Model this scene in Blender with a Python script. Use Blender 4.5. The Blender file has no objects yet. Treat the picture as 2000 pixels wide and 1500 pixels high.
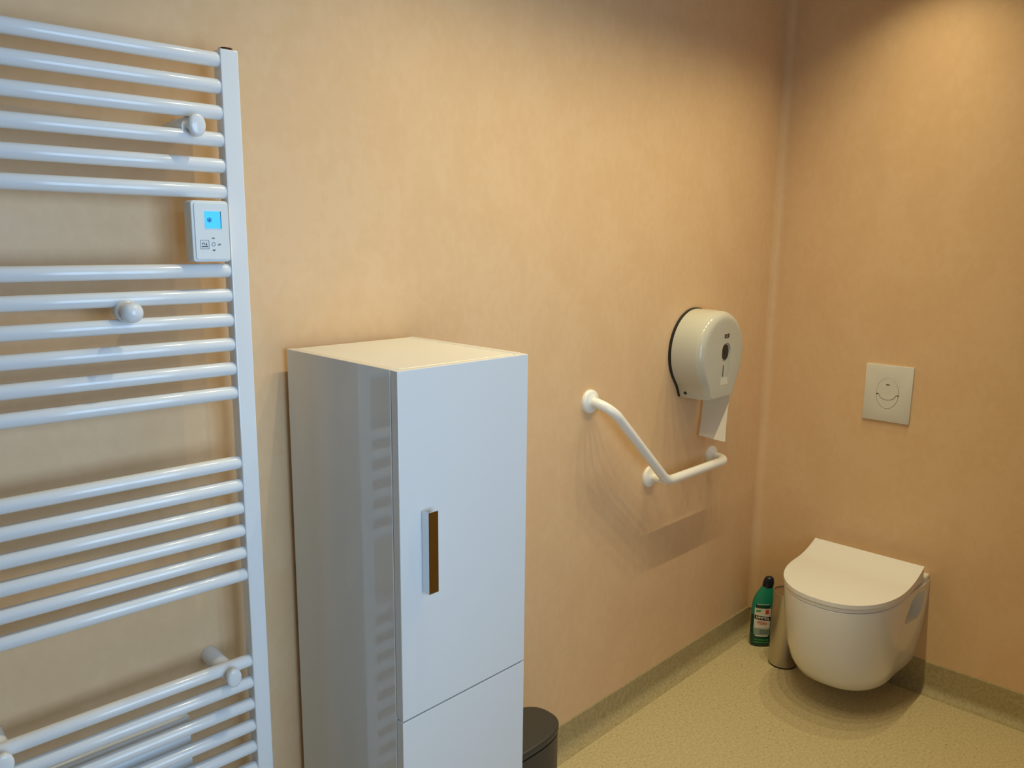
import bpy, bmesh, math, random
from mathutils import Vector, Matrix, Euler
S = bpy.context.scene
COL = S.collection
PI = math.pi
random.seed(4)

# ------------------------------------------------------------------ camera
F, YAW, PITCH, ROLL, RA = 1535.6231, math.radians(45.05561), math.radians(10.34054), math.radians(0.57208), math.radians(1.72531)
XC = 2.79708                       # corner between the left and the right wall
CAM = Vector((0.0, -1.415, 1.54))
cy, sy = math.cos(YAW), math.sin(YAW)
fwd = Vector((sy * math.cos(PITCH), cy * math.cos(PITCH), -math.sin(PITCH)))
rgt = Vector((cy, -sy, 0.0))
upv = rgt.cross(fwd)
c_, s_ = math.cos(ROLL), math.sin(ROLL)
r2 = c_ * rgt + s_ * upv
u2 = -s_ * rgt + c_ * upv
cd = bpy.data.cameras.new('camera')
cd.sensor_width = 36.0
cd.lens = F * 36.0 / 2000.0
cd.clip_start = 0.02
cam = bpy.data.objects.new('camera', cd)
COL.objects.link(cam)
m = Matrix.Identity(4)
for i in range(3):
    m[i][0], m[i][1], m[i][2], m[i][3] = r2[i], u2[i], -fwd[i], CAM[i]
cam.matrix_world = m
S.camera = cam

# ------------------------------------------------------------------ light
S.view_settings.view_transform = 'Standard'
S.view_settings.look = 'None'
S.view_settings.gamma = 1.0
S.view_settings.use_curve_mapping = False
S.view_settings.exposure = 0.0
W = bpy.data.worlds.new('world')
W.use_nodes = True
W.node_tree.nodes['Background'].inputs[0].default_value = (0.62, 0.78, 1.0, 1)
W.node_tree.nodes['Background'].inputs[1].default_value = 1.0
S.world = W
CEIL = 2.59
SPOT_COLOUR = (1.0, 0.87, 0.53)
SPOT_POWER = 19.5
SPOT_ANGLE = 113
DAY_COLOUR = (0.475, 0.72, 1.0)
DAY_POWER = 22.0
DAY_SPREAD = 130
ROT_R = PI + RA                    # right wall frame: x off the wall, y along it away from the corner


YB = -1.90                         # wall behind the camera, with a deep window
WIN_X0, WIN_X1, WIN_Z0, WIN_Z1, WIN_D = -0.10, 1.20, 0.65, 2.15, 0.45
MR = Matrix.Translation((XC, 0, 0)) @ Matrix.Rotation(ROT_R, 4, 'Z')

for k in range(6):                 # row of small recessed ceiling spots along the left wall
    l = bpy.data.lights.new('ceiling_spot_light', 'SPOT')
    l.energy = SPOT_POWER
    l.color = SPOT_COLOUR
    l.spot_size = math.radians(SPOT_ANGLE)
    l.spot_blend = 1.0
    l.shadow_soft_size = 0.007
    o = bpy.data.objects.new('ceiling_spot_light', l)
    o.location = (2.500 - 0.31 * k, -0.54, CEIL - 0.03)
    COL.objects.link(o)
l = bpy.data.lights.new('window_daylight', 'AREA')
l.shape = 'RECTANGLE'
l.size, l.size_y = WIN_X1 - WIN_X0, WIN_Z1 - WIN_Z0
l.energy = DAY_POWER
l.color = DAY_COLOUR
l.spread = math.radians(DAY_SPREAD)
o = bpy.data.objects.new('window_daylight', l)
o.location = ((WIN_X0 + WIN_X1) / 2, YB - WIN_D - 0.02, (WIN_Z0 + WIN_Z1) / 2)
o.rotation_euler = (PI / 2, 0, 0)
COL.objects.link(o)


# ------------------------------------------------------------------ helpers
def tag(o, label=None, cat=None, group=None, kind=None):
    if label:
        o['label'] = label
    if cat:
        o['category'] = cat
    if group:
        o['group'] = group
    if kind:
        o['kind'] = kind
    return o


def thing(name, loc, label, cat, rotz=0.0, group=None):
    o = bpy.data.objects.new(name, None)
    o.empty_display_size = 0.05
    o.location = loc
    o.rotation_euler = (0, 0, rotz)
    COL.objects.link(o)
    return tag(o, label, cat, group)


def obj(name, bm, mat, parent=None, smooth=True, label=None, angle=20, matrix=None):
    bmesh.ops.recalc_face_normals(bm, faces=bm.faces)
    me = bpy.data.meshes.new(name)
    bm.to_mesh(me)
    bm.free()
    for p in me.polygons:
        p.use_smooth = smooth
    if smooth:
        me.set_sharp_from_angle(angle=math.radians(angle))
    for mm in (mat if isinstance(mat, (list, tuple)) else [mat]):
        me.materials.append(mm)
    o = bpy.data.objects.new(name, me)
    COL.objects.link(o)
    if parent:
        o.parent = parent
    if matrix is not None:
        o.matrix_local = matrix
    if label:
        o['label'] = label
    return o


def struct(name, bm, mat, smooth=False, label=None, cat=None, parent=None):
    o = obj(name, bm, mat, parent, smooth)
    if not parent:
        o['kind'] = 'structure'
    if label:
        o['label'] = label
    if cat:
        o['category'] = cat
    return o


def box(bm, lo, hi, bevel=0.0, seg=2):
    vs = [bm.verts.new((x, y, z)) for x in (lo[0], hi[0]) for y in (lo[1], hi[1]) for z in (lo[2], hi[2])]
    fs = [(0, 1, 3, 2), (4, 6, 7, 5), (0, 4, 5, 1), (2, 3, 7, 6), (0, 2, 6, 4), (1, 5, 7, 3)]
    faces = [bm.faces.new([vs[i] for i in f]) for f in fs]
    if bevel:
        es = list({e for f in faces for e in f.edges})
        bmesh.ops.bevel(bm, geom=es, offset=bevel, segments=seg, profile=0.5, affect='EDGES')
    return bm


def bx(lo, hi, bevel=0.0, seg=2):
    return box(bmesh.new(), lo, hi, bevel, seg)


def loft(bm, rings, cap0=True, cap1=True, closed=True):
    vr = [[bm.verts.new(p) for p in r] for r in rings]
    n = len(vr[0])
    for a, b in zip(vr[:-1], vr[1:]):
        for i in range(n if closed else n - 1):
            j = (i + 1) % n
            bm.faces.new((a[i], a[j], b[j], b[i]))
    if cap0:
        bm.faces.new(vr[0])
    if cap1:
        bm.faces.new(vr[-1][::-1])
    return vr


def lathe(bm, prof, axis='z', seg=32, origin=(0, 0, 0), cap0=True, cap1=True):
    """prof: list of (radius, along); axis z, y or -y."""
    o = Vector(origin)
    rings = []
    for r, h in prof:
        ring = []
        for k in range(seg):
            a = 2 * PI * k / seg
            ca, sa = r * math.cos(a), r * math.sin(a)
            if axis == 'z':
                p = Vector((ca, sa, h))
            elif axis == 'y':
                p = Vector((ca, h, sa))
            else:
                p = Vector((h, ca, sa))
            ring.append(o + p)
        rings.append(ring)
    loft(bm, rings, cap0, cap1)
    return bm


def tube(bm, pts, r, seg=20, caps=True):
    pts = [Vector(p) for p in pts]
    rings = []
    ref = None
    for i, p in enumerate(pts):
        d = (pts[min(i + 1, len(pts) - 1)] - pts[max(i - 1, 0)]).normalized()
        if ref is None:
            ref = Vector((0, 0, 1)) if abs(d.z) < 0.9 else Vector((1, 0, 0))
        a = (ref - d * ref.dot(d)).normalized()
        ref = a
        b = d.cross(a)
        rings.append([p + r * (math.cos(2 * PI * k / seg) * a + math.sin(2 * PI * k / seg) * b) for k in range(seg)])
    loft(bm, rings, caps, caps)
    return bm


def fillet(pts, radii, n=10):
    """polyline with rounded corners."""
    pts = [Vector(p) for p in pts]
    out = [pts[0]]
    for i in range(1, len(pts) - 1):
        a, b, c = pts[i - 1], pts[i], pts[i + 1]
        d1, d2 = (a - b).normalized(), (c - b).normalized()
        ang = d1.angle(d2)
        t = radii[i - 1] / math.tan(ang / 2)
        p1, p2 = b + d1 * t, b + d2 * t
        cen = b + (d1 + d2).normalized() * (radii[i - 1] / math.sin(ang / 2))
        v1, v2 = p1 - cen, p2 - cen
        om = v1.angle(v2)
        for k in range(n + 1):
            f = k / n
            out.append(cen + (math.sin((1 - f) * om) * v1 + math.sin(f * om) * v2) / math.sin(om))
    out.append(pts[-1])
    return out


def prism(bm, outline, a, b, plane='xz'):
    """extrude a 2D outline: plane xz -> along y, xy -> along z, yz -> along x."""
    def P(p, t):
        return {'xz': (p[0], t, p[1]), 'xy': (p[0], p[1], t), 'yz': (t, p[0], p[1])}[plane]
    loft(bm, [[P(p, a) for p in outline], [P(p, b) for p in outline]])
    return bm


def rrect(x0, x1, z0, z1, r, n=6):
    pts = []
    for cx, cz, a0 in ((x1 - r, z1 - r, 0), (x0 + r, z1 - r, 90), (x0 + r, z0 + r, 180), (x1 - r, z0 + r, 270)):
        for k in range(n + 1):
            a = math.radians(a0 + 90 * k / n)
            pts.append((cx + r * math.cos(a), cz + r * math.sin(a)))
    return pts


def ellipse(cx, cz, rx, rz, n=32):
    return [(cx + rx * math.cos(2 * PI * k / n), cz + rz * math.sin(2 * PI * k / n)) for k in range(n)]


def bevel_mod(o, w, seg=2, ang=35):
    md = o.modifiers.new('bevel', 'BEVEL')
    md.width = w
    md.segments = seg
    md.limit_method = 'ANGLE'
    md.angle_limit = math.radians(ang)
    md.harden_normals = True
    return o


def bake(o):
    """apply the modifiers of o without operators."""
    dg = bpy.context.evaluated_depsgraph_get()
    dg.update()
    me = bpy.data.meshes.new_from_object(o.evaluated_get(dg))
    o.modifiers.clear()
    old = o.data
    o.data = me
    bpy.data.meshes.remove(old)
    return o


def cut(o, bm, mat=None):
    c = obj('cutter', bm, mat or o.data.materials[0], o.parent)
    c.matrix_local = o.matrix_local
    md = o.modifiers.new('cut', 'BOOLEAN')
    md.operation = 'DIFFERENCE'
    md.solver = 'EXACT'
    md.object = c
    bake(o)
    bpy.data.objects.remove(c)
    o.data.set_sharp_from_angle(angle=math.radians(35))
    return o


def lettering(name, txt, size, mat, parent, matrix, bold=0.0, depth=0.0002):
    cu = bpy.data.curves.new(name, 'FONT')
    cu.body = txt
    cu.size = size
    cu.align_x = 'CENTER'
    cu.align_y = 'CENTER'
    cu.extrude = depth
    cu.offset = bold
    tmp = bpy.data.objects.new(name, cu)
    COL.objects.link(tmp)
    dg = bpy.context.evaluated_depsgraph_get()
    me = bpy.data.meshes.new_from_object(tmp.evaluated_get(dg))
    bpy.data.objects.remove(tmp)
    me.materials.clear()
    me.materials.append(mat)
    o = bpy.data.objects.new(name, me)
    COL.objects.link(o)
    o.parent = parent
    o.matrix_local = matrix
    return o


# ------------------------------------------------------------------ materials
def srgb(h):
    c = [int(h[i:i + 2], 16) / 255 for i in (0, 2, 4)]
    return tuple((x / 12.92 if x <= 0.04045 else ((x + 0.055) / 1.055) ** 2.4) for x in c) + (1,)


def mat(name, colour, rough=0.5, metal=0.0, spec=0.5, coat=0.0, emit=None, estr=0.0, var=0.0, vscale=60.0, bump=0.0, trans=0.0):
    mt = bpy.data.materials.new(name)
    mt.use_nodes = True
    nt = mt.node_tree
    b = nt.nodes['Principled BSDF']
    col = srgb(colour) if isinstance(colour, str) else colour
    b.inputs['Base Color'].default_value = col
    b.inputs['Roughness'].default_value = rough
    b.inputs['Metallic'].default_value = metal
    b.inputs['Specular IOR Level'].default_value = spec
    b.inputs['Coat Weight'].default_value = coat
    b.inputs['Coat Roughness'].default_value = 0.06
    b.inputs['Transmission Weight'].default_value = trans
    if emit:
        b.inputs['Emission Color'].default_value = srgb(emit)
        b.inputs['Emission Strength'].default_value = estr
    tc = nt.nodes.new('ShaderNodeTexCoord')
    nz = nt.nodes.new('ShaderNodeTexNoise')
    nz.inputs['Scale'].default_value = vscale
    nz.inputs['Detail'].default_value = 3
    nt.links.new(tc.outputs['Object'], nz.inputs['Vector'])
    if var > 0:
        mx = nt.nodes.new('ShaderNodeMix')
        mx.data_type = 'RGBA'
        mx.inputs[6].default_value = tuple(max(0, c * (1 - var)) for c in col[:3]) + (1,)
        mx.inputs[7].default_value = tuple(min(1, c * (1 + var)) for c in col[:3]) + (1,)
        nt.links.new(nz.outputs['Fac'], mx.inputs[0])
        nt.links.new(mx.outputs[2], b.inputs['Base Color'])
    mr = nt.nodes.new('ShaderNodeMapRange')       # slight unevenness of the sheen
    mr.inputs['To Min'].default_value = max(0.0, rough - 0.03)
    mr.inputs['To Max'].default_value = min(1.0, rough + 0.03)
    nt.links.new(nz.outputs['Fac'], mr.inputs['Value'])
    nt.links.new(mr.outputs['Result'], b.inputs['Roughness'])
    if bump:
        bp = nt.nodes.new('ShaderNodeBump')
        bp.inputs['Strength'].default_value = bump
        bp.inputs['Distance'].default_value = 0.001
        nt.links.new(nz.outputs['Fac'], bp.inputs['Height'])
        nt.links.new(bp.outputs['Normal'], b.inputs['Normal'])
    return mt


def wall_material():
    """apricot vinyl with soft cloudy mottling."""
    mt = bpy.data.materials.new('apricot_wall_vinyl')
    mt.use_nodes = True
    nt = mt.node_tree
    b = nt.nodes['Principled BSDF']
    b.inputs['Roughness'].default_value = 0.42
    b.inputs['Specular IOR Level'].default_value = 0.35
    tc = nt.nodes.new('ShaderNodeTexCoord')
    geo = nt.nodes.new('ShaderNodeNewGeometry')

    def noise(scale, detail, dist, vec):
        n = nt.nodes.new('ShaderNodeTexNoise')
        n.inputs['Scale'].default_value = scale
        n.inputs['Detail'].default_value = detail
        n.inputs['Distortion'].default_value = dist
        nt.links.new(vec, n.inputs['Vector'])
        return n
    mp = nt.nodes.new('ShaderNodeMapping')
    mp.inputs['Scale'].default_value = (1, 1, 0.75)
    nt.links.new(geo.outputs['Position'], mp.inputs['Vector'])
    n1 = noise(7, 5, 0.6, mp.outputs['Vector'])
    n2 = noise(45, 6, 0.4, mp.outputs['Vector'])
    ad = nt.nodes.new('ShaderNodeMath')
    ad.operation = 'ADD'
    m2 = nt.nodes.new('ShaderNodeMath')
    m2.operation = 'MULTIPLY'
    m2.inputs[1].default_value = 0.8
    nt.links.new(n2.outputs['Fac'], m2.inputs[0])
    nt.links.new(n1.outputs['Fac'], ad.inputs[0])
    nt.links.new(m2.outputs[0], ad.inputs[1])
    cr = nt.nodes.new('ShaderNodeValToRGB')
    cr.color_ramp.elements[0].position = 0.6
    cr.color_ramp.elements[0].color = srgb('e0bb90')
    cr.color_ramp.elements[1].position = 1.2
    cr.color_ramp.elements[1].color = srgb('e5c298')
    e = cr.color_ramp.elements.new(0.9)
    e.color = srgb('e3bf94')
    nt.links.new(ad.outputs[0], cr.inputs['Fac'])
    nt.links.new(cr.outputs['Color'], b.inputs['Base Color'])
    bp = nt.nodes.new('ShaderNodeBump')
    bp.inputs['Strength'].default_value = 0.08
    bp.inputs['Distance'].default_value = 0.001
    n3 = noise(300, 2, 0, geo.outputs['Position'])
    nt.links.new(n3.outputs['Fac'], bp.inputs['Height'])
    nt.links.new(bp.outputs['Normal'], b.inputs['Normal'])
    return mt


def floor_material(name, c0, c1, c2):
    """beige safety vinyl: fine grain with darker flecks."""
    mt = bpy.data.materials.new(name)
    mt.use_nodes = True
    nt = mt.node_tree
    b = nt.nodes['Principled BSDF']
    b.inputs['Roughness'].default_value = 0.55
    b.inputs['Specular IOR Level'].default_value = 0.3
    geo = nt.nodes.new('ShaderNodeNewGeometry')
    n1 = nt.nodes.new('ShaderNodeTexNoise')
    n1.inputs['Scale'].default_value = 110
    n1.inputs['Detail'].default_value = 4
    n1.inputs['Roughness'].default_value = 0.65
    nt.links.new(geo.outputs['Position'], n1.inputs['Vector'])
    cr = nt.nodes.new('ShaderNodeValToRGB')
    cr.color_ramp.elements[0].position = 0.36
    cr.color_ramp.elements[0].color = srgb(c0)
    cr.color_ramp.elements[1].position = 0.62
    cr.color_ramp.elements[1].color = srgb(c1)
    nt.links.new(n1.outputs['Fac'], cr.inputs['Fac'])
    vo = nt.nodes.new('ShaderNodeTexVoronoi')
    vo.inputs['Scale'].default_value = 70
    vo.inputs['Randomness'].default_value = 1.0
    nt.links.new(geo.outputs['Position'], vo.inputs['Vector'])
    wn = nt.nodes.new('ShaderNodeMath')          # only some cells carry a fleck
    wn.operation = 'GREATER_THAN'
    wn.inputs[1].default_value = 0.62
    sp = nt.nodes.new('ShaderNodeSeparateColor')
    nt.links.new(vo.outputs['Color'], sp.inputs[0])
    nt.links.new(sp.outputs[0], wn.inputs[0])
    lt = nt.nodes.new('ShaderNodeMath')
    lt.operation = 'LESS_THAN'
    lt.inputs[1].default_value = 0.16
    nt.links.new(vo.outputs['Distance'], lt.inputs[0])
    mu = nt.nodes.new('ShaderNodeMath')
    mu.operation = 'MULTIPLY'
    nt.links.new(wn.outputs[0], mu.inputs[0])
    nt.links.new(lt.outputs[0], mu.inputs[1])
    m3 = nt.nodes.new('ShaderNodeMath')
    m3.operation = 'MULTIPLY'
    m3.inputs[1].default_value = 0.55
    nt.links.new(mu.outputs[0], m3.inputs[0])
    mx = nt.nodes.new('ShaderNodeMix')
    mx.data_type = 'RGBA'
    mx.inputs[7].default_value = srgb(c2)
    nt.links.new(m3.outputs[0], mx.inputs[0])
    nt.links.new(cr.outputs['Color'], mx.inputs[6])
    nt.links.new(mx.outputs[2], b.inputs['Base Color'])
    bp = nt.nodes.new('ShaderNodeBump')
    bp.inputs['Strength'].default_value = 0.15
    bp.inputs['Distance'].default_value = 0.001
    nt.links.new(n1.outputs['Fac'], bp.inputs['Height'])
    nt.links.new(bp.outputs['Normal'], b.inputs['Normal'])
    return mt


M_WALL = wall_material()
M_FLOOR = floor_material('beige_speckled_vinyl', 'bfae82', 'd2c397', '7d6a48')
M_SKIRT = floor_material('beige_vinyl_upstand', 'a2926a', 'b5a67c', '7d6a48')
M_CEIL = mat('white_ceiling', 'e6e2da', 0.8, var=0.01, vscale=20)
M_PLAIN = mat('pale_room_paint', 'ddc9ac', 0.7, var=0.02, vscale=8)
M_DIM = mat('bounce_cutting_wall_tone', '9c8468', 0.5, var=0.03, vscale=8)  # unseen near and back walls, toned dark to cut bounced light
M_RAD = mat('white_radiator_enamel', 'eceef0', 0.14, spec=0.5)
M_LACQ = mat('white_lacquer', 'e6e6e4', 0.05, spec=0.6)
M_DOORW = mat('white_door_lacquer', 'e4e4e2', 0.25, spec=0.4)
M_CERAMIC = mat('white_ceramic', 'eeeeea', 0.10, spec=0.5, coat=0.3)
M_SEAT = mat('white_seat_plastic', 'f0efea', 0.22, spec=0.5)
M_PLAST = mat('white_plastic', 'c6c4b6', 0.08, spec=0.5)
M_BAR = mat('white_coated_tube', 'f2f1ec', 0.25, spec=0.5)
M_PLATE = mat('white_flush_plastic', 'dedcd2', 0.35, spec=0.4)
M_CHROME = mat('polished_chrome', 'd8dadc', 0.06, metal=1.0)
M_STEEL = mat('brushed_steel', 'c2bcb0', 0.26, metal=1.0)
M_BLACK = mat('black_plastic', '1c1b1a', 0.4)
M_BIN = mat('dark_grey_metal', '3c3a36', 0.42, spec=0.4)
M_GAP = mat('dark_joint', '4a4640', 0.8)
M_PAPER = mat('white_tissue_paper', 'ece2cf', 0.9, spec=0.1, var=0.02, vscale=300, bump=0.1)
M_LCD = mat('blue_backlit_display', '3aa8f0', 0.3, emit='3fb8ff', estr=0.75)
M_INK = mat('dark_print', '26323a', 0.6)
M_GREYINK = mat('grey_print', '7a868c', 0.6)
M_BRNINK = mat('brown_print', '4a3a24', 0.6)
M_THERM = mat('white_thermostat_plastic', 'e6eaea', 0.35)
M_TEAL = mat('teal_plastic', '1a8a72', 0.3)
M_DEEP = mat('deep_green_plastic', '06463a', 0.28)
M_CAP = mat('navy_plastic', '0c1a30', 0.3)
M_LABEL = mat('white_label', 'e4e0d6', 0.45)
M_LABELGREY = mat('grey_label_print', '93a59c', 0.5)
M_RED = mat('red_print', 'c8523c', 0.5)
M_LIME = mat('green_print', '3f9a52', 0.5)
M_GLASS = bpy.data.materials.new('window_glass')
M_GLASS.use_nodes = True
_nt = M_GLASS.node_tree
_nt.nodes.clear()
_out = _nt.nodes.new('ShaderNodeOutputMaterial')
_mix = _nt.nodes.new('ShaderNodeMixShader')
_mix.inputs[0].default_value = 0.06
_tr = _nt.nodes.new('ShaderNodeBsdfTransparent')
_gl = _nt.nodes.new('ShaderNodeBsdfGlossy')
_gl.inputs['Roughness'].default_value = 0.02
_nt.links.new(_tr.outputs[0], _mix.inputs[1])
_nt.links.new(_gl.outputs[0], _mix.inputs[2])
_nt.links.new(_mix.outputs[0], _out.inputs[0])

# ------------------------------------------------------------------ room
X0, UR = -2.4, 2.2
struct('floor', bx((X0, YB, -0.1), (XC + 0.25, 0.0, 0.0)), M_FLOOR)
struct('ceiling', bx((X0, YB, CEIL), (XC + 0.25, 0.0, CEIL + 0.1)), M_CEIL)
struct('wall_left', bx((X0, 0.0, -0.1), (XC + 0.25, 0.1, CEIL + 0.1)), M_WALL)
struct('wall_near', bx((X0 - 0.1, YB, -0.1), (X0, 0.1, CEIL + 0.1)), M_DIM)
o = struct('wall_right', bx((-0.1, 0.0, -0.1), (0, UR, CEIL)), M_WALL)
o.matrix_world = MR
bm = bmesh.new()
xr = XC + 0.35
box(bm, (X0 - 0.1, YB - WIN_D, -0.1), (WIN_X0, YB, CEIL + 0.1))
box(bm, (WIN_X1, YB - WIN_D, -0.1), (xr, YB, CEIL + 0.1))
box(bm, (WIN_X0, YB - WIN_D, -0.1), (WIN_X1, YB, WIN_Z0))
box(bm, (WIN_X0, YB - WIN_D, WIN_Z1), (WIN_X1, YB, CEIL + 0.1))
struct('wall_back', bm, M_DIM)
# window: frame with a mullion and two panes
bm = bmesh.new()
fw = 0.05
ya, yb_ = YB - WIN_D + 0.03, YB - WIN_D + 0.08
box(bm, (WIN_X0, ya, WIN_Z0), (WIN_X0 + fw, yb_, WIN_Z1))
box(bm, (WIN_X1 - fw, ya, WIN_Z0), (WIN_X1, yb_, WIN_Z1))
box(bm, (WIN_X0 + fw, ya, WIN_Z0), (WIN_X1 - fw, yb_, WIN_Z0 + fw))
box(bm, (WIN_X0 + fw, ya, WIN_Z1 - fw), (WIN_X1 - fw, yb_, WIN_Z1))
um = (WIN_X0 + WIN_X1) / 2
box(bm, (um - 0.03, ya, WIN_Z0 + fw), (um + 0.03, yb_, WIN_Z1 - fw))
wo = struct('window_1', bm, M_PLAIN)
for a, b in ((WIN_X0 + fw, um - 0.03), (um + 0.03, WIN_X1 - fw)):
    obj('pane', bx((a, ya + 0.022, WIN_Z0 + fw), (b, ya + 0.028, WIN_Z1 - fw)), M_GLASS, wo, False)


# brown door added out of view, for the cabinet's chrome pull to reflect
bm = bmesh.new()
DX0, DX1 = 1.62, 2.52
box(bm, (DX0 - 0.06, YB + 0.0002, 0.0), (DX0, YB + 0.02, 2.10))
box(bm, (DX1, YB + 0.0002, 0.0), (DX1 + 0.06, YB + 0.02, 2.10))
box(bm, (DX0 - 0.06, YB + 0.0002, 2.10), (DX1 + 0.06, YB + 0.02, 2.16))
dr = struct('added_door_1', bm, mat('added_door_frame_brown', '5a4023', 0.5, var=0.1, vscale=12))
obj('added_door_leaf', bx((DX0 + 0.003, YB + 0.001, 0.004), (DX1 - 0.003, YB + 0.014, 2.097), 0.002), mat('added_door_brown', '86642e', 0.45, var=0.15, vscale=9), dr)
bm = bmesh.new()
tube(bm, fillet([(DX0 + 0.07, YB + 0.014, 1.04), (DX0 + 0.07, YB + 0.065, 1.04), (DX0 + 0.20, YB + 0.065, 1.04)], [0.012], 6), 0.009, 14)
obj('added_door_handle', bm, M_CHROME, dr, angle=50)


def corner_cove(r, n=8):
    """quarter round between the left wall (y=0) and the right wall."""
    d2 = Vector((math.sin(RA), -math.cos(RA), 0))
    d1 = Vector((-1, 0, 0))
    b = Vector((XC, 0, 0))
    pts = fillet([b + d1 * 0.2, b, b + d2 * 0.2], [r], n)[1:-1]
    return pts


pts = corner_cove(0.030)
bm = bmesh.new()
prism(bm, [(p.x, p.y) for p in pts] + [(XC + 0.002, 0.002)], 0.09, CEIL, 'xy')
o = struct('trim_1', bm, M_WALL, True)
# welded seam line of the wall sheet next to the corner and one on the left wall


def skirt_profile(h, r=0.032, t=0.004, n=8):
    """(distance off the wall, height): vinyl floor coved up the wall."""
    p = [(0.0, h), (t * 0.6, h), (t, h - 0.003)]
    for k in range(n + 1):
        a = PI + (PI / 2) * k / n
        p.append((t + r + r * math.cos(a), 0.0006 + r + r * math.sin(a)))
    p += [(t + r, 0.0), (0.0, 0.0)]
    return p


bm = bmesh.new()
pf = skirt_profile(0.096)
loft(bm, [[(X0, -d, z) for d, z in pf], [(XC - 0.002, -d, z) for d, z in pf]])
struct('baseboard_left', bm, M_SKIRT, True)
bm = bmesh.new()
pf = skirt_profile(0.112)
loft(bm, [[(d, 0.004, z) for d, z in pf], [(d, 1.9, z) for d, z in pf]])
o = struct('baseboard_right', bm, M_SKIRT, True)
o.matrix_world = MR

# ------------------------------------------------------------------ towel radiator
RAD_ROT = math.radians(-2.1)
rad = thing('towel_radiator', (0.644, -0.100, 0.30), 'white ladder towel radiator of round tubes on the apricot wall', 'radiator', RAD_ROT)
ZB = 0.30
cr_, sr_ = math.cos(RAD_ROT), math.sin(RAD_ROT)


def rl(x, y):
    """world x, y to the radiator's frame."""
    dx, dy = x - 0.644, y + 0.100
    return dx * cr_ + dy * sr_, -dx * sr_ + dy * cr_


BARS = [1.8311, 1.7887, 1.7465, 1.7026, 1.6599, 1.6172, 1.4839, 1.4410, 1.3977, 1.3547, 1.3112, 1.2676,
        1.1380, 1.0949, 1.0514, 1.0080, 0.9647, 0.9215, 0.7464, 0.7015, 0.6560, 0.6105, 0.5652, 0.5195, 0.4742, 0.4290, 0.3840]
TOP = 1.848
for k, xx in enumerate((0.0, -0.4845)):
    bm = bx((xx - 0.0155, 0.0, 0.0), (xx + 0.0155, 0.030, TOP - ZB), 0.0022, 2)
    up_ = obj('upright', bm, M_RAD, rad)
    bm = bmesh.new()
    lathe(bm, [(0.0125, 0.0), (0.0125, 0.0035), (0.010, 0.0042), (0.006, 0.0042)], 'z', 20, (xx, 0.015, TOP - ZB))
    obj('end_plug', bm, M_CHROME, rad, label='small dark chrome air vent plug')
bar_me = None
for z in BARS:
    if bar_me is None:
        bm = bmesh.new()
        L0, L1, R = -0.4715, -0.0125, 0.0122
        prof = [(R * 0.55, L0), (R, L0 + 0.006)] + [(R, L1 - 0.007), (R * 0.93, L1 - 0.003), (R * 0.7, L1)]
        lathe(bm, prof, 'x', 24, (0, 0.0135, 0))
        b0 = obj('tube', bm, M_RAD, rad, angle=50)
        bar_me = b0.data
    else:
        b0 = bpy.data.objects.new('tube', bar_me)
        COL.objects.link(b0)
        b0.parent = rad
    b0.location = (0, 0, z - ZB)


def bracket(xw, z, yfront):
    """wall bracket: cylinder off the wall, collar, button in front of the tubes. yfront in world."""
    lx, ly = rl(xw, yfront)
    _, lw = rl(xw, 0.0)
    lw -= 0.0005
    bm = bmesh.new()
    r = 0.0165
    lathe(bm, [(r, lw), (r, ly + 0.044), (r * 0.86, ly + 0.040), (r * 0.86, ly + 0.034), (0.009, ly + 0.033), (0.009, ly + 0.010)], 'y', 28, (lx, 0, z - ZB))
    br = obj('wall_bracket', bm, M_RAD, rad, angle=50)
    bm = bmesh.new()
    rb = 0.0168
    lathe(bm, [(rb * 0.92, ly + 0.0120), (rb, ly + 0.0105), (rb, ly + 0.004), (rb * 0.93, ly + 0.0015), (rb * 0.72, ly + 0.0002), (rb * 0.35, ly - 0.0005), (0.001, ly - 0.0006)], 'y', 32)
    bmesh.ops.transform(bm, matrix=Matrix.Translation((lx, 0, z - ZB)) @ Matrix.Diagonal((0.80, 1, 1.08, 1)), verts=bm.verts)
    obj('bracket_button', bm, M_RAD, br, angle=50)


bracket(0.575, 1.719, -0.121)
bracket(0.583, 0.740, -0.121)
bracket(0.219, 0.740, -0.108)
bracket(0.213, 1.719, -0.108)
# round towel hook in the second block of tubes
hx, hy = rl(0.452, -0.118)
bm = bmesh.new()
lathe(bm, [(0.0150, hy + 0.052), (0.0150, hy + 0.032), (0.0178, hy + 0.031), (0.0180, hy + 0.024), (0.0168, hy + 0.0215), (0.011, hy + 0.020), (0.011, hy + 0.010)], 'y', 28, (hx, 0, 1.4225 - ZB))
hk = obj('towel_hook', bm, M_RAD, rad, angle=50)
bm = bmesh.new()
pr = [(0.0105, hy + 0.012), (0.0150, hy + 0.009), (0.0166, hy + 0.003), (0.0160, hy - 0.004), (0.0135, hy - 0.010), (0.009, hy - 0.0138), (0.004, hy - 0.0154), (0.0008, hy - 0.0157)]
lathe(bm, pr, 'y', 28, (hx, 0, 1.4225 - ZB))
obj('hook_knob', bm, M_RAD, hk, angle=50)
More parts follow.
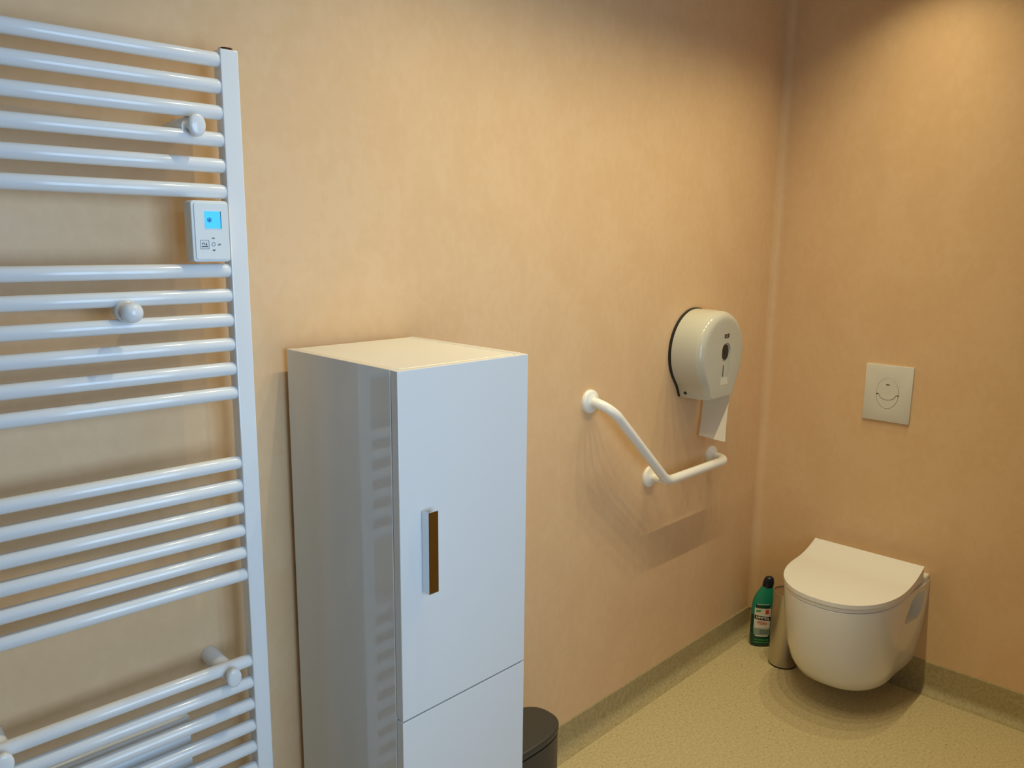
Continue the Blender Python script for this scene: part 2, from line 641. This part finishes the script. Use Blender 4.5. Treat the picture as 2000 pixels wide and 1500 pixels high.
# thermostat box against the right upright
tx, ty = rl(0.590, -0.115)
th_w, th_h = 0.0635, 0.1005
tz = 1.550 - ZB
bm = bmesh.new()
TH = 0.034
prism(bm, rrect(-th_w / 2, th_w / 2, -th_h / 2, th_h / 2, 0.006), 0.004, TH, 'xz')
thm = obj('thermostat', bm, M_THERM, rad, label='white control box with a blue lit screen', matrix=Matrix.Translation((tx, ty, tz)))
bevel_mod(thm, 0.002, 2, 50)
bm = bmesh.new()
prism(bm, rrect(-th_w / 2 + 0.0045, th_w / 2 - 0.0015, -th_h / 2 + 0.004, th_h / 2 - 0.004, 0.004), 0.0018, 0.0060, 'xz')
fp = obj('front_cover', bm, M_THERM, thm)
bevel_mod(fp, 0.0009, 2, 50)
FY = 0.0016
sx0, sx1, sz0, sz1 = -0.0105, 0.0160, 0.0050, 0.0330
bm = bmesh.new()
prism(bm, rrect(sx0, sx1, sz0, sz1, 0.0012, 3), FY - 0.0006, FY + 0.001, 'xz')
obj('display', bm, M_LCD, thm, label='blue lit display with a snowflake')
obj('display_edge', bx((sx1 + 0.0001, FY - 0.0012, sz0), (sx1 + 0.0010, FY + 0.001, sz1)), M_INK, thm)
bm = bmesh.new()                     # snowflake on the display
for k in range(3):
    a = PI / 6 + k * PI / 3
    d = Vector((math.cos(a), 0, math.sin(a)))
    n = Vector((-d.z, 0, d.x)) * 0.0005
    c0 = Vector((-0.0030, 0, 0.0185))
    for y0 in (FY - 0.0009,):
        q = [c0 + d * 0.0042 + n, c0 - d * 0.0042 + n, c0 - d * 0.0042 - n, c0 + d * 0.0042 - n]
        loft(bm, [[(p.x, y0, p.z) for p in q], [(p.x, FY, p.z) for p in q]])
    for s in (-1, 1):
        c1 = c0 + d * 0.0030 * s
        q = [c1 + n * 3.2, c1 - n * 3.2, c1 - n * 3.2 + d * 0.0008, c1 + n * 3.2 + d * 0.0008]
        loft(bm, [[(p.x, FY - 0.0009, p.z) for p in q], [(p.x, FY, p.z) for p in q]])
obj('snowflake_mark', bm, mat('display_ink', '1a5f96', 0.5), thm, False)


def stroke(bm, pts, w, y):
    for a, b in zip(pts[:-1], pts[1:]):
        a, b = Vector((a[0], 0, a[1])), Vector((b[0], 0, b[1]))
        d = (b - a).normalized()
        n = Vector((-d.z, 0, d.x)) * w / 2
        e = d * w * 0.3
        q = [a - e + n, b + e + n, b + e - n, a - e - n]
        loft(bm, [[(p.x, y - 0.0003, p.z) for p in q], [(p.x, y + 0.0006, p.z) for p in q]])


bm = bmesh.new()
stroke(bm, [(0.0005, -0.0118), (0.0024, -0.0102), (0.0045, -0.0118)], 0.0011, FY)
obj('up_arrow', bm, M_INK, thm, False)
bm = bmesh.new()
stroke(bm, [(0.0005, -0.0300), (0.0024, -0.0317), (0.0045, -0.0300)], 0.0012, FY)
obj('down_arrow', bm, M_INK, thm, False)
bm = bmesh.new()
stroke(bm, [(0.0024 + 0.0030 * math.cos(2 * PI * k / 12), -0.0210 + 0.0030 * math.sin(2 * PI * k / 12)) for k in range(13)], 0.0007, FY)
obj('ring_mark', bm, M_GREYINK, thm, False)
bm = bmesh.new()
stroke(bm, [(0.0098, -0.0225), (0.0118, -0.0205), (0.0135, -0.0205), (0.0142, -0.0222)], 0.0011, FY)
stroke(bm, [(0.0116, -0.0224), (0.0130, -0.0212)], 0.0009, FY)
obj('boost_mark', bm, M_GREYINK, thm, False)
bm = bmesh.new()
L, Rr, B, Tt = -0.0195, -0.0055, -0.0285, -0.0145
stroke(bm, [(L, B), (Rr, B), (Rr, Tt), (L, Tt), (L, B)], 0.0006, FY)
obj('emblem_frame', bm, M_GREYINK, thm, False)
bm = bmesh.new()
stroke(bm, [(L + 0.0020, B + 0.0036), (Rr - 0.0022, B + 0.0036)], 0.0012, FY)
stroke(bm, [(Rr - 0.0044, B + 0.0068), (Rr - 0.0044, B + 0.0100)], 0.0010, FY)
stroke(bm, [(Rr - 0.0056, B + 0.0066), (Rr - 0.0032, B + 0.0066)], 0.0010, FY)
stroke(bm, [(L + 0.0024, B + 0.0096), (L + 0.0034, B + 0.0068), (L + 0.0044, B + 0.0100)], 0.0006, FY)
stroke(bm, [(L + 0.0052, B + 0.0102), (L + 0.0066, B + 0.0090), (L + 0.0056, B + 0.0076), (L + 0.0070, B + 0.0066)], 0.0006, FY)
obj('emblem', bm, M_INK, thm, False)

# slim white box on the wall, behind the lowest tubes
wb = thing('wall_box', (0.36, 0.0, 0.45), 'slim white box on the wall behind the lowest radiator tubes', 'box')
bm = bx((-0.16, -0.030, 0.0), (0.159, 0.0, 0.2115), 0.002)
obj('back_shell', bm, M_RAD, wb)
bm = bx((-0.162, -0.052, -0.001), (0.163, -0.0315, 0.2105), 0.003)
obj('cover', bm, M_RAD, wb)

# ------------------------------------------------------------------ tall cabinet
CX0, CX1, CYB, CYF, CT = 0.770, 1.082, -0.020, -0.3585, 1.3265
cab = thing('tall_cabinet', (CX0, CYB, 0.0), 'tall narrow white lacquered bathroom cabinet beside the radiator', 'cabinet')
w, d = CX1 - CX0, CYB - CYF
t = 0.018
z0 = 0.06
for xa, xb in ((0.0, t), (w - t, w)):
    obj('side_panel', bx((xa, -d, 0.0), (xb, 0.0, CT), 0.0008, 1), M_LACQ, cab)
obj('top_panel', bx((t + 0.0008, -d, CT - t - 0.0008), (w - t - 0.0008, 0.0, CT - 0.0008), 0.0006, 1), M_DOORW, cab)
obj('bottom_panel', bx((t + 0.0005, -d, z0), (w - t - 0.0005, 0.0, z0 + t)), M_DOORW, cab)
obj('back_panel', bx((t + 0.0005, -0.006, z0 + t + 0.0005), (w - t - 0.0005, -0.001, CT - t - 0.002)), M_DOORW, cab)
obj('plinth', bx((t + 0.0005, -d + 0.03, 0.0), (w - t - 0.0005, -d + 0.045, z0 - 0.0005)), M_DOORW, cab)
obj('shelf', bx((t + 0.0005, -d + 0.002, 0.676), (w - t - 0.0005, -0.0065, 0.692)), M_DOORW, cab)
DT, GAP = 0.0185, 0.0016
DOOR_SPLIT = 0.6865


def door(zl, zh, hz0, hz1):
    yb = -d - GAP
    o = obj('door', bx((0.0004, yb - DT, zl), (w - 0.0004, yb, zh), 0.0012, 2), M_DOORW, cab)
    # chrome pull: side plate standing on the door and a front plate bent to the right
    bm = bmesh.new()
    xs, ph = 0.0475, 0.0200
    y0 = yb - DT - 0.0001
    prof = [(xs, y0), (xs, y0 - ph), (xs + 0.0215, y0 - ph), (xs + 0.0215, y0 - ph + 0.0026), (xs + 0.0026, y0 - ph + 0.0026), (xs + 0.0026, y0)]
    prism(bm, prof, hz0, hz1, 'xy')
    bevel_mod(obj('handle', bm, M_CHROME, o, True, 'upright chrome angle pull', 30), 0.0003, 1)
    return o


door(DOOR_SPLIT + 0.0015, CT - 0.0008, 0.9235, 1.0745)
door(0.065, DOOR_SPLIT - 0.0015, 0.30, 0.451)

# ------------------------------------------------------------------ pedal bin
binn = thing('pedal_bin', (1.24, -0.190, 0.0), 'dark grey oval pedal bin on the floor behind the cabinet', 'bin')


def stadium(hx, hy, p=2.6, n=48):
    pts = []
    for k in range(n):
        a = 2 * PI * k / n
        c, s = math.cos(a), math.sin(a)
        pts.append((hx * math.copysign(abs(c) ** (2 / p), c), hy * math.copysign(abs(s) ** (2 / p), s)))
    return pts


BX, BY = 0.136, 0.0755
bm = bmesh.new()
ring = lambda f, z, g=0.0: [(x * f - math.copysign(g, x) * 0, y * f, z) for x, y in stadium(BX, BY)]
loft(bm, [ring(0.955, 0.0), ring(0.955, 0.012)])
obj('base_ring', bm, M_BLACK, binn)
bm = bmesh.new()
loft(bm, [ring(0.985, 0.013), ring(0.985, 0.328)])
obj('body', bm, M_BIN, binn)
bm = bmesh.new()
loft(bm, [ring(0.955, 0.3282), ring(0.955, 0.3325)])
obj('lid_seal', bm, M_BLACK, binn)
bm = bmesh.new()
loft(bm, [ring(0.99, 0.3328), ring(1.0, 0.3345), ring(1.0, 0.3455), ring(0.992, 0.3485), ring(0.975, 0.350), ring(0.90, 0.3502)])
obj('lid', bm, M_BIN, binn, angle=50)
bm = bx((-0.03, -BY - 0.028, 0.012), (0.03, -BY + 0.01, 0.018), 0.002)
obj('pedal', bm, M_BLACK, binn)

# ------------------------------------------------------------------ grab bar
gb = thing('grab_bar', (1.735, 0.0, 1.085), 'white angled grab bar on the wall below the paper dispenser', 'grab bar')
A, B, Cc = Vector((0, 0, 0)), Vector((0.313, 0, -0.291)), Vector((0.689, 0, -0.291))
off = -0.070
ends = [A, A + Vector((0, off, 0)), B + Vector((0, off, 0)), Cc + Vector((0, off, 0)), Cc]
path = fillet(ends, [0.066, 0.085, 0.048], 12)
bm = bmesh.new()
tube(bm, path, 0.0150, 24)
obj('rail', bm, M_BAR, gb, angle=60)
bm = bmesh.new()
tube(bm, [B, B + Vector((0, off + 0.006, 0))], 0.0130, 20)
obj('stub', bm, M_BAR, gb)
fl_me = None
for p in (A, B, Cc):
    if fl_me is None:
        bm = bmesh.new()
        lathe(bm, [(0.0345, 0.0), (0.0345, -0.006), (0.0325, -0.0095), (0.0275, -0.0115), (0.0200, -0.0135), (0.0165, -0.0170), (0.0155, -0.0175)], 'y', 36)
        f0 = obj('flange', bm, M_BAR, gb, angle=50)
        fl_me = f0.data
    else:
        f0 = bpy.data.objects.new('flange', fl_me)
        COL.objects.link(f0)
        f0.parent = gb
    f0.location = p

# ------------------------------------------------------------------ paper dispenser
DXC, DZC = 2.268, 1.187
dsp = thing('paper_dispenser', (DXC, 0.0, DZC), 'round cream white toilet paper dispenser on the wall above the grab bar', 'dispenser')
R = 0.1385


def disp_outline():
    half = []
    for k in range(29):
        a = math.radians(90 - 4.6 * k)          # from the top down to about -39 degrees
        half.append((R * math.cos(a), R * math.sin(a)))
    p0 = Vector(half[-1])
    a = math.radians(90 - 4.6 * 28)
    tdir = Vector((math.sin(a), -math.cos(a)))
    p3 = Vector((0.0725, -0.148))
    p1, p2 = p0 + tdir * 0.022, p3 + Vector((0.010, 0.028))
    for k in range(1, 11):
        f = k / 10
        q = (1 - f) ** 3 * p0 + 3 * (1 - f) ** 2 * f * p1 + 3 * (1 - f) * f * f * p2 + f ** 3 * p3
        half.append((q.x, q.y))
    left = [(-x, z) for x, z in half[::-1]]
    bot = [(0.0725 - 0.145 * k / 9, -0.148) for k in range(1, 9)]
    return half + bot + left[:-1]


DO = disp_outline()


def dring(inset, y):
    """outline drawn in by inset: evenly round the drum, hardly at the flat foot."""
    k = inset / R
    out = []
    for x, z in DO:
        f = min(1.0, max(0.0, -z / 0.148))
        f = f * f * (3 - 2 * f)
        out.append((x * (1 - k * (1 - 0.35 * f)), y, z * (1 - k * (1 - 0.85 * f))))
    return out


bm = bmesh.new()
loft(bm, [dring(-0.003, -0.0002), dring(-0.003, -0.0075)])
obj('back_plate', bm, M_BLACK, dsp, label='black back plate')
bm = bmesh.new()
rings = [dring(0.0015, -0.0080), dring(0.0, -0.0092), dring(0.0, -0.060), dring(0.0015, -0.092)]
for k in range(1, 9):
    a = k / 8 * PI / 2
    rings.append(dring(0.0015 + 0.027 * (1 - math.cos(a)), -0.092 - 0.028 * math.sin(a)))
rings.append(dring(0.0400, -0.12005))
loft(bm, rings)
cov = obj('cover', bm, M_PLAST, dsp, angle=50)
# keyhole recess in the front
slot = []
for k in range(17):
    a = PI * k / 16
    slot.append((0.012 + 0.0265 * math.cos(a), 0.008 + 0.0265 * math.sin(a)))
slot += [(-0.0145, -0.075), (-0.0155, -0.104), (0.033, -0.104), (0.0365, -0.075)]
slot = [(x, z) for x, z in slot]
bm = bmesh.new()
prism(bm, slot, -0.1155, -0.14, 'xz')
cut(cov, bm)
# sloping ledge at the foot of the recess
bm = bmesh.new()
sec = [(-0.1158, -0.0800), (-0.1202, -0.1035), (-0.1130, -0.1038), (-0.1130, -0.0800)]
loft(bm, [[(-0.0150, y, z) for y, z in sec], [(0.0335, y, z) for y, z in sec]])
obj('ledge', bm, M_PLAST, dsp, False)
bm = bmesh.new()
prism(bm, ellipse(0.0110, 0.0035, 0.0200, 0.0250), -0.1172, -0.1150, 'xz')
lk = obj('lock', bm, M_BLACK, dsp, label='black oval lock plate')
bm = bmesh.new()
prism(bm, ellipse(0.0110, 0.0025, 0.0040, 0.0050, 16), -0.1180, -0.1168, 'xz')
obj('keyhole', bm, M_CAP, lk)
obj('level_window', bx((0.0035, -0.1160, -0.076), (0.0075, -0.1150, -0.039)), M_BRNINK, dsp, label='thin brown sight slit')
bm = bmesh.new()
y0 = -0.1207
for a, b in (((-0.004, 0.0515), (0.0015, 0.0625)), ((0.0005, 0.0582), (0.020, 0.0622)), ((0.0005, 0.0512), (0.019, 0.0545)), ((0.018, 0.0515), (0.0235, 0.0645))):
    box(bm, (a[0], y0 - 0.0004, a[1]), (b[0], y0 + 0.001, b[1]))
obj('maker_mark', bm, M_BRNINK, dsp, False, label='tiny dark maker mark')
SCREW_X = min((abs(z + 0.1315), x) for x, z in DO if x < 0)[1]
bm = bmesh.new()
lathe(bm, [(0.0056, -0.006), (0.0054, 0.0022), (0.003, 0.0026)], 'x', 20)
dot = obj('screw_hole', bm, M_BLACK, dsp, label='small dark screw hole')
dot.matrix_local = Matrix.Translation((SCREW_X, -0.032, -0.1315)) @ Matrix.Rotation(math.radians(162), 4, 'Y')

# hanging sheet of paper
pp = thing('toilet_paper', (2.330, -0.014, 1.045), 'strip of white toilet paper hanging from the dispenser', 'toilet paper')
bm = bmesh.new()
N = 14
front, back = [], []
for i in range(N + 1):
    f = i / N
    z = -0.158 * f
    row_f, row_b = [], []
    for j in range(7):
        g = j / 6
        yy = -0.098 * g - 0.010 * f * (1 - g) * 0 - 0.006 * f * f
        xx = -0.022 * f ** 1.6 + 0.004 * math.sin(3 * g + 4 * f) * f
        zz = z + (0.006 * (1 - g) - 0.002) * f
        row_f.append((xx - 0.0003, yy, zz))
        row_b.append((xx + 0.0003, yy, zz))
    front.append(row_f)
    back.append(row_b)
rings = [fr + bk[::-1] for fr, bk in zip(front, back)]
loft(bm, rings)
obj('sheet', bm, M_PAPER, pp, angle=80)

# ------------------------------------------------------------------ right wall things (frame: x off the wall, y along it)


def rw(n, u, z=0.0):
    v = MR @ Vector((n, u, z))
    return (v.x, v.y, v.z)


# flush plate
fp = thing('flush_plate', rw(0.0, 0.4485, 1.033), 'white rectangular flush plate with round two part button above the toilet', 'flush plate', ROT_R)
bm = bx((0.0002, -0.078, -0.0985), (0.0075, 0.078, 0.0985), 0.0016, 2)
pl = obj('plate', bm, M_PLATE, fp)


def oval(t, g=0.0):
    """outline of the button opening; g shrinks it."""
    a = t
    y, z = (0.0372 - g) * math.cos(a), (0.0535 - g) * math.sin(a)
    return y, z


bm = bmesh.new()
prism(bm, [oval(2 * PI * k / 40) for k in range(40)], 0.0050, 0.02, 'yz')
cut(pl, bm)
obj('button_bed', bx((0.003, -0.045, -0.06), (0.0052, 0.045, 0.06)), M_GAP, fp, False)
g = 0.0009
zj, rj = -0.0030, 0.0265           # where the two buttons part: notch, then the arc of the upper one


def arc_low(s):
    return [(rj * math.cos(a) * s, -0.0030 + 0.0 + 0.0235 * math.sin(a)) for a in [PI * (1 + k / 16) for k in range(17)]]


big = [oval(a, g) for a in [math.asin(0.0) + PI * k / 20 for k in range(21)]]      # right to left over the top
big += [(-oval(0, g)[0], zj)] if False else []
big_low = [(-0.0268, -0.0035)] + [(0.0268 * math.cos(a), -0.0035 + 0.0190 * math.sin(a)) for a in [PI * (1 + k / 14) for k in range(1, 14)]] + [(0.0268, -0.0035)]
bm = bmesh.new()
prism(bm, big + [(-oval(0, g)[0], -0.0020)] + big_low + [(oval(0, g)[0], -0.0020)], 0.0054, 0.0090, 'yz')
b1 = obj('large_button', bm, M_PLATE, fp)
bevel_mod(b1, 0.0008, 2)
low_out = [oval(PI + PI * k / 20, g) for k in range(21)]
low_out = [p for p in low_out if p[1] < -0.0034]
arc = [(0.0282 * math.cos(a), -0.0035 + 0.0206 * math.sin(a)) for a in [PI * (1 + k / 14) for k in range(14, -1, -1)]]
bm = bmesh.new()
prism(bm, low_out + arc, 0.0054, 0.0084, 'yz')
b2 = obj('small_button', bm, M_PLATE, fp)
bevel_mod(b2, 0.0006, 1)
bm = bx((0.0088, -0.0062, 0.0285), (0.0092, 0.0054, 0.0325))
obj('maker_mark', bm, M_BRNINK, fp, False, label='tiny brown maker mark')

# wall hung toilet
tl = thing('toilet', rw(0.0, 0.450, 0.0), 'white wall hung toilet with closed lid on the right wall', 'toilet', ROT_R)


def d_outline(hw, tip, ns, hb, n0=0.0, p=2.25, z=0.0, fn=22, sn=7):
    """plan outline of the bowl: straight flanks from the wall, rounded front."""
    pts = []
    for k in range(sn):
        f = k / sn
        e = f * f * (3 - 2 * f)
        pts.append((n0 + (ns - n0) * f, -(hb + (hw - hb) * e), z))
    for k in range(fn + 1):
        a = -PI / 2 + PI * k / fn
        c, s = math.cos(a), math.sin(a)
        pts.append((ns + (tip - ns) * max(0.0, c) ** (2 / p), hw * math.copysign(abs(s) ** (2 / p), s), z))
    for k in range(sn - 1, -1, -1):
        f = k / sn
        e = f * f * (3 - 2 * f)
        pts.append((n0 + (ns - n0) * f, (hb + (hw - hb) * e), z))
    return pts


levels = [  # z, half width, tip, start of the rounding, half width at the wall
    (0.068, 0.105, 0.265, 0.10, 0.120),
    (0.071, 0.126, 0.305, 0.12, 0.140),
    (0.081, 0.143, 0.343, 0.14, 0.155),
    (0.105, 0.155, 0.385, 0.17, 0.166),
    (0.148, 0.163, 0.421, 0.19, 0.174),
    (0.212, 0.170, 0.450, 0.21, 0.183),
    (0.290, 0.1765, 0.470, 0.22, 0.190),
    (0.350, 0.181, 0.480, 0.22, 0.193),
    (0.395, 0.1835, 0.485, 0.22, 0.193),
    (0.4080, 0.1835, 0.485, 0.22, 0.193),
    (0.4105, 0.1810, 0.4825, 0.22, 0.190),
]
bm = bmesh.new()
loft(bm, [d_outline(hw, tip, ns, hb, 0.0005, 2.3, z) for z, hw, tip, ns, hb in levels])
bowl = obj('bowl', bm, M_CERAMIC, tl, angle=60)
# rear deck against the wall, a little higher than the rim
bm = bmesh.new()
box(bm, (0.0008, -0.191, 0.38), (0.050, 0.191, 0.431), 0.006, 3)
obj('rear_deck', bm, M_CERAMIC, tl)
# recess in each flank (fixing access)
for s in (-1, 1):
    prof = [(0.042, 0.380), (0.110, 0.388), (0.156, 0.374), (0.190, 0.322), (0.176, 0.303), (0.076, 0.298), (0.052, 0.322)]
    prof = [(p.x, p.y) for p in fillet([Vector((a, b, 0)) for a, b in prof + prof[:2]], [0.010] * (len(prof)), 5)[1:-1]]
    bm = bmesh.new()
    loft(bm, [[(a, s * 0.158, b) for a, b in prof], [(a + (a - 0.11) * 0.12, s * 0.22, b + (b - 0.33) * 0.25) for a, b in prof]])
    cut(bowl, bm)


def strips(hw, tip, ns, n0, top, bot, inset=0.0, cols=12, fn=16, p=2.3):
    """closed slab with straight back and rounded front, given top(n) and bottom heights."""
    st = []
    for k in range(14):
        f = k / 14
        st.append((n0 + (ns - n0) * f, hw - inset))
    for k in range(fn + 1):
        a = PI / 2 * k / fn
        c, s = math.cos(a), math.sin(a)
        st.append((ns + (tip - inset - ns) * s ** (2 / p), max((hw - inset) * c ** (2 / p), 0.004)))
    bm = bmesh.new()
    up, dn = [], []
    for n, wv in st:
        up.append([bm.verts.new((n, wv * (2 * j / cols - 1), top(n))) for j in range(cols + 1)])
        dn.append([bm.verts.new((n, wv * (2 * j / cols - 1), bot)) for j in range(cols + 1)])
    for i in range(len(st) - 1):
        for j in range(cols):
            bm.faces.new((up[i][j], up[i][j + 1], up[i + 1][j + 1], up[i + 1][j]))
            bm.faces.new((dn[i][j], dn[i + 1][j], dn[i + 1][j + 1], dn[i][j + 1]))
        bm.faces.new((up[i][0], up[i + 1][0], dn[i + 1][0], dn[i][0]))
        bm.faces.new((up[i][cols], dn[i][cols], dn[i + 1][cols], up[i + 1][cols]))
    for j in range(cols):
        bm.faces.new((up[0][j], dn[0][j], dn[0][j + 1], up[0][j + 1]))
        bm.faces.new((up[-1][j], up[-1][j + 1], dn[-1][j + 1], dn[-1][j]))
    return bm


def lid_top(n):
    f = min(1.0, max(0.0, (0.215 - n) / 0.155))
    return 0.4410 + 0.031 * (f * f)


st = obj('seat', strips(0.1855, 0.4885, 0.22, 0.062, lambda n: 0.4244, 0.4132, 0.003), M_SEAT, tl, angle=45)
bevel_mod(st, 0.0012, 2, 45)
ld = obj('lid', strips(0.1865, 0.4900, 0.22, 0.060, lid_top, 0.4276, 0.0), M_SEAT, tl, angle=45)
bevel_mod(ld, 0.0016, 2, 45)

# toilet brush holder
bh = thing('toilet_brush_holder', rw(0.172, 0.222, 0.0), 'brushed steel cylinder brush holder standing between bottle and toilet', 'brush holder', ROT_R)
bm = bmesh.new()
rc, hh = 0.0500, 0.285
lathe(bm, [(rc - 0.002, 0.0048), (rc, 0.0056), (rc, hh - 0.002), (rc - 0.001, hh), (rc - 0.003, hh), (rc - 0.0035, hh - 0.004), (0.002, hh - 0.005)], 'z', 40)
obj('canister', bm, M_STEEL, bh)
bm = bmesh.new()
lathe(bm, [(rc - 0.001, 0.0), (rc + 0.0003, 0.001), (rc + 0.0003, 0.0035), (rc - 0.002, 0.0045)], 'z', 40)
obj('base_ring', bm, M_BLACK, bh, label='thin black base ring')

# cleaner bottle
cb = thing('cleaner_bottle', rw(0.100, 0.097, 0.0), 'green toilet cleaner bottle with navy cap in the room corner', 'bottle', ROT_R + math.radians(38))


def bot_ring(hy, hx, z, lean=0.0, p=2.6, n=36):
    out = []
    for k in range(n):
        a = 2 * PI * k / n
        c, s = math.cos(a), math.sin(a)
        out.append((hx * math.copysign(abs(c) ** (2 / p), c), lean + hy * math.copysign(abs(s) ** (2 / p), s), z))
    return out


lv = [(0.034, 0.020, 0.0), (0.0385, 0.0235, 0.006), (0.0400, 0.0245, 0.03), (0.0390, 0.024, 0.08), (0.0385, 0.0235, 0.13)]
up_lv = [(0.0385, 0.0235, 0.1302), (0.0390, 0.0235, 0.155), (0.0385, 0.0232, 0.180), (0.0345, 0.0215, 0.205), (0.0270, 0.0185, 0.225), (0.0200, 0.0160, 0.240), (0.0175, 0.0150, 0.247)]
lean = lambda z: 0.0 if z < 0.17 else 0.22 * (z - 0.17)
bm = bmesh.new()
loft(bm, [bot_ring(a, b, z) for a, b, z in lv])
bd = obj('lower_body', bm, M_DEEP, cb, angle=60, label='deep green lower half of the bottle')
bm = bmesh.new()
loft(bm, [bot_ring(a, b, z, lean(z)) for a, b, z in up_lv])
obj('upper_body', bm, M_TEAL, cb, angle=60, label='teal shoulder of the bottle')
bm = bmesh.new()
cl = [(0.0185, 0.0165, 0.240), (0.0205, 0.0180, 0.244), (0.0205, 0.0180, 0.258), (0.0185, 0.0160, 0.267), (0.0160, 0.0140, 0.275), (0.0120, 0.0110, 0.2795), (0.0060, 0.0060, 0.281)]
loft(bm, [bot_ring(a, b, z, lean(z) - 0.10 * (z - 0.24), 2.2) for a, b, z in cl])
obj('cap', bm, M_CAP, cb, angle=60, label='navy angled cap')


def on_front(y, z, off):
    """point on the label face (+x side) of the bottle."""
    hy = 0.0395
    s = min(0.97, abs(y) / hy)
    return (0.0236 + 0.0010) * (1 - s ** 2.6) ** (1 / 2.6) + off


def patch(name, outline_fn, z0, z1, m_, off, rows=12, cols=12, parent=None):
    bm = bmesh.new()
    g0, g1 = [], []
    for i in range(rows + 1):
        z = z0 + (z1 - z0) * i / rows
        a, b, dz = outline_fn(i / rows)
        r0, r1 = [], []
        for j in range(cols + 1):
            y = a + (b - a) * j / cols
            zz = z + dz * (y / 0.03)
            r0.append((on_front(y, zz, off), y, zz))
            r1.append((on_front(y, zz, off - 0.0012), y, zz))
        g0.append(r0)
        g1.append(r1)
    loft(bm, [p + q[::-1] for p, q in zip(g0, g1)])
    return obj(name, bm, m_, parent or cb, angle=70)


def lab_shape(f):
    e = 1 - (2 * f - 1) ** 8 * 0.25
    return -0.0315 * e, 0.0300 * e, 0.0


lb = patch('label', lab_shape, 0.044, 0.176, M_LABEL, 0.0004)
patch('grey_panel', lambda f: (-0.0305, 0.0290, 0.0), 0.050, 0.078, M_LABELGREY, 0.0008, 4, parent=lb)
patch('band', lambda f: (-0.0305, 0.0290, -0.003), 0.112, 0.128, M_CAP, 0.0008, 3, parent=lb)
patch('top_panel', lambda f: (-0.0290, 0.0260, 0.0), 0.160, 0.1745, M_DEEP, 0.0008, 3, parent=lb)
patch('emblem', lambda f: (0.008, 0.0215, -0.001), 0.138, 0.156, M_RED, 0.0008, 3, 5, parent=lb)
patch('leaf_print', lambda f: (-0.026, -0.012 + 0.006 * f, 0.002), 0.146, 0.154, M_LIME, 0.0008, 3, 5, parent=lb)
for zz, a, b in ((0.104, -0.020, 0.012), (0.099, -0.022, 0.018), (0.094, -0.014, 0.016)):
    patch('red_line', lambda f, a=a, b=b: (a, b, -0.001), zz, zz + 0.0022, M_RED, 0.0008, 1, 6, parent=lb)
for zz in (0.056, 0.062, 0.068):
    patch('print_line', lambda f: (-0.010, 0.024, 0.0), zz, zz + 0.0016, M_INK, 0.0010, 1, 6, parent=lb)
for zz in (0.018, 0.028):
    patch('green_line', lambda f: (-0.030, 0.026, 0.0), zz, zz + 0.003, M_LIME, 0.0008, 1, 8, parent=bd)
txt = 'SANYTOL'
for k, ch in enumerate(txt):
    y = -0.0235 + 0.0076 * k
    x = on_front(y, 0.114, 0.0010)
    slope = (on_front(y + 0.001, 0, 0) - on_front(y - 0.001, 0, 0)) / 0.002
    mm = Matrix.Translation((x, y, 0.1200 - 0.003 * y / 0.03)) @ Matrix.Rotation(PI / 2 - math.atan(slope) * 1.0, 4, 'Z') @ Matrix.Rotation(PI / 2, 4, 'X')
    lettering('letter', ch, 0.0135, M_LABEL, lb, mm, 0.0003)

for o in list(bpy.data.objects):
    if o.type == 'MESH' and o.data.users == 0:
        bpy.data.meshes.remove(o.data)
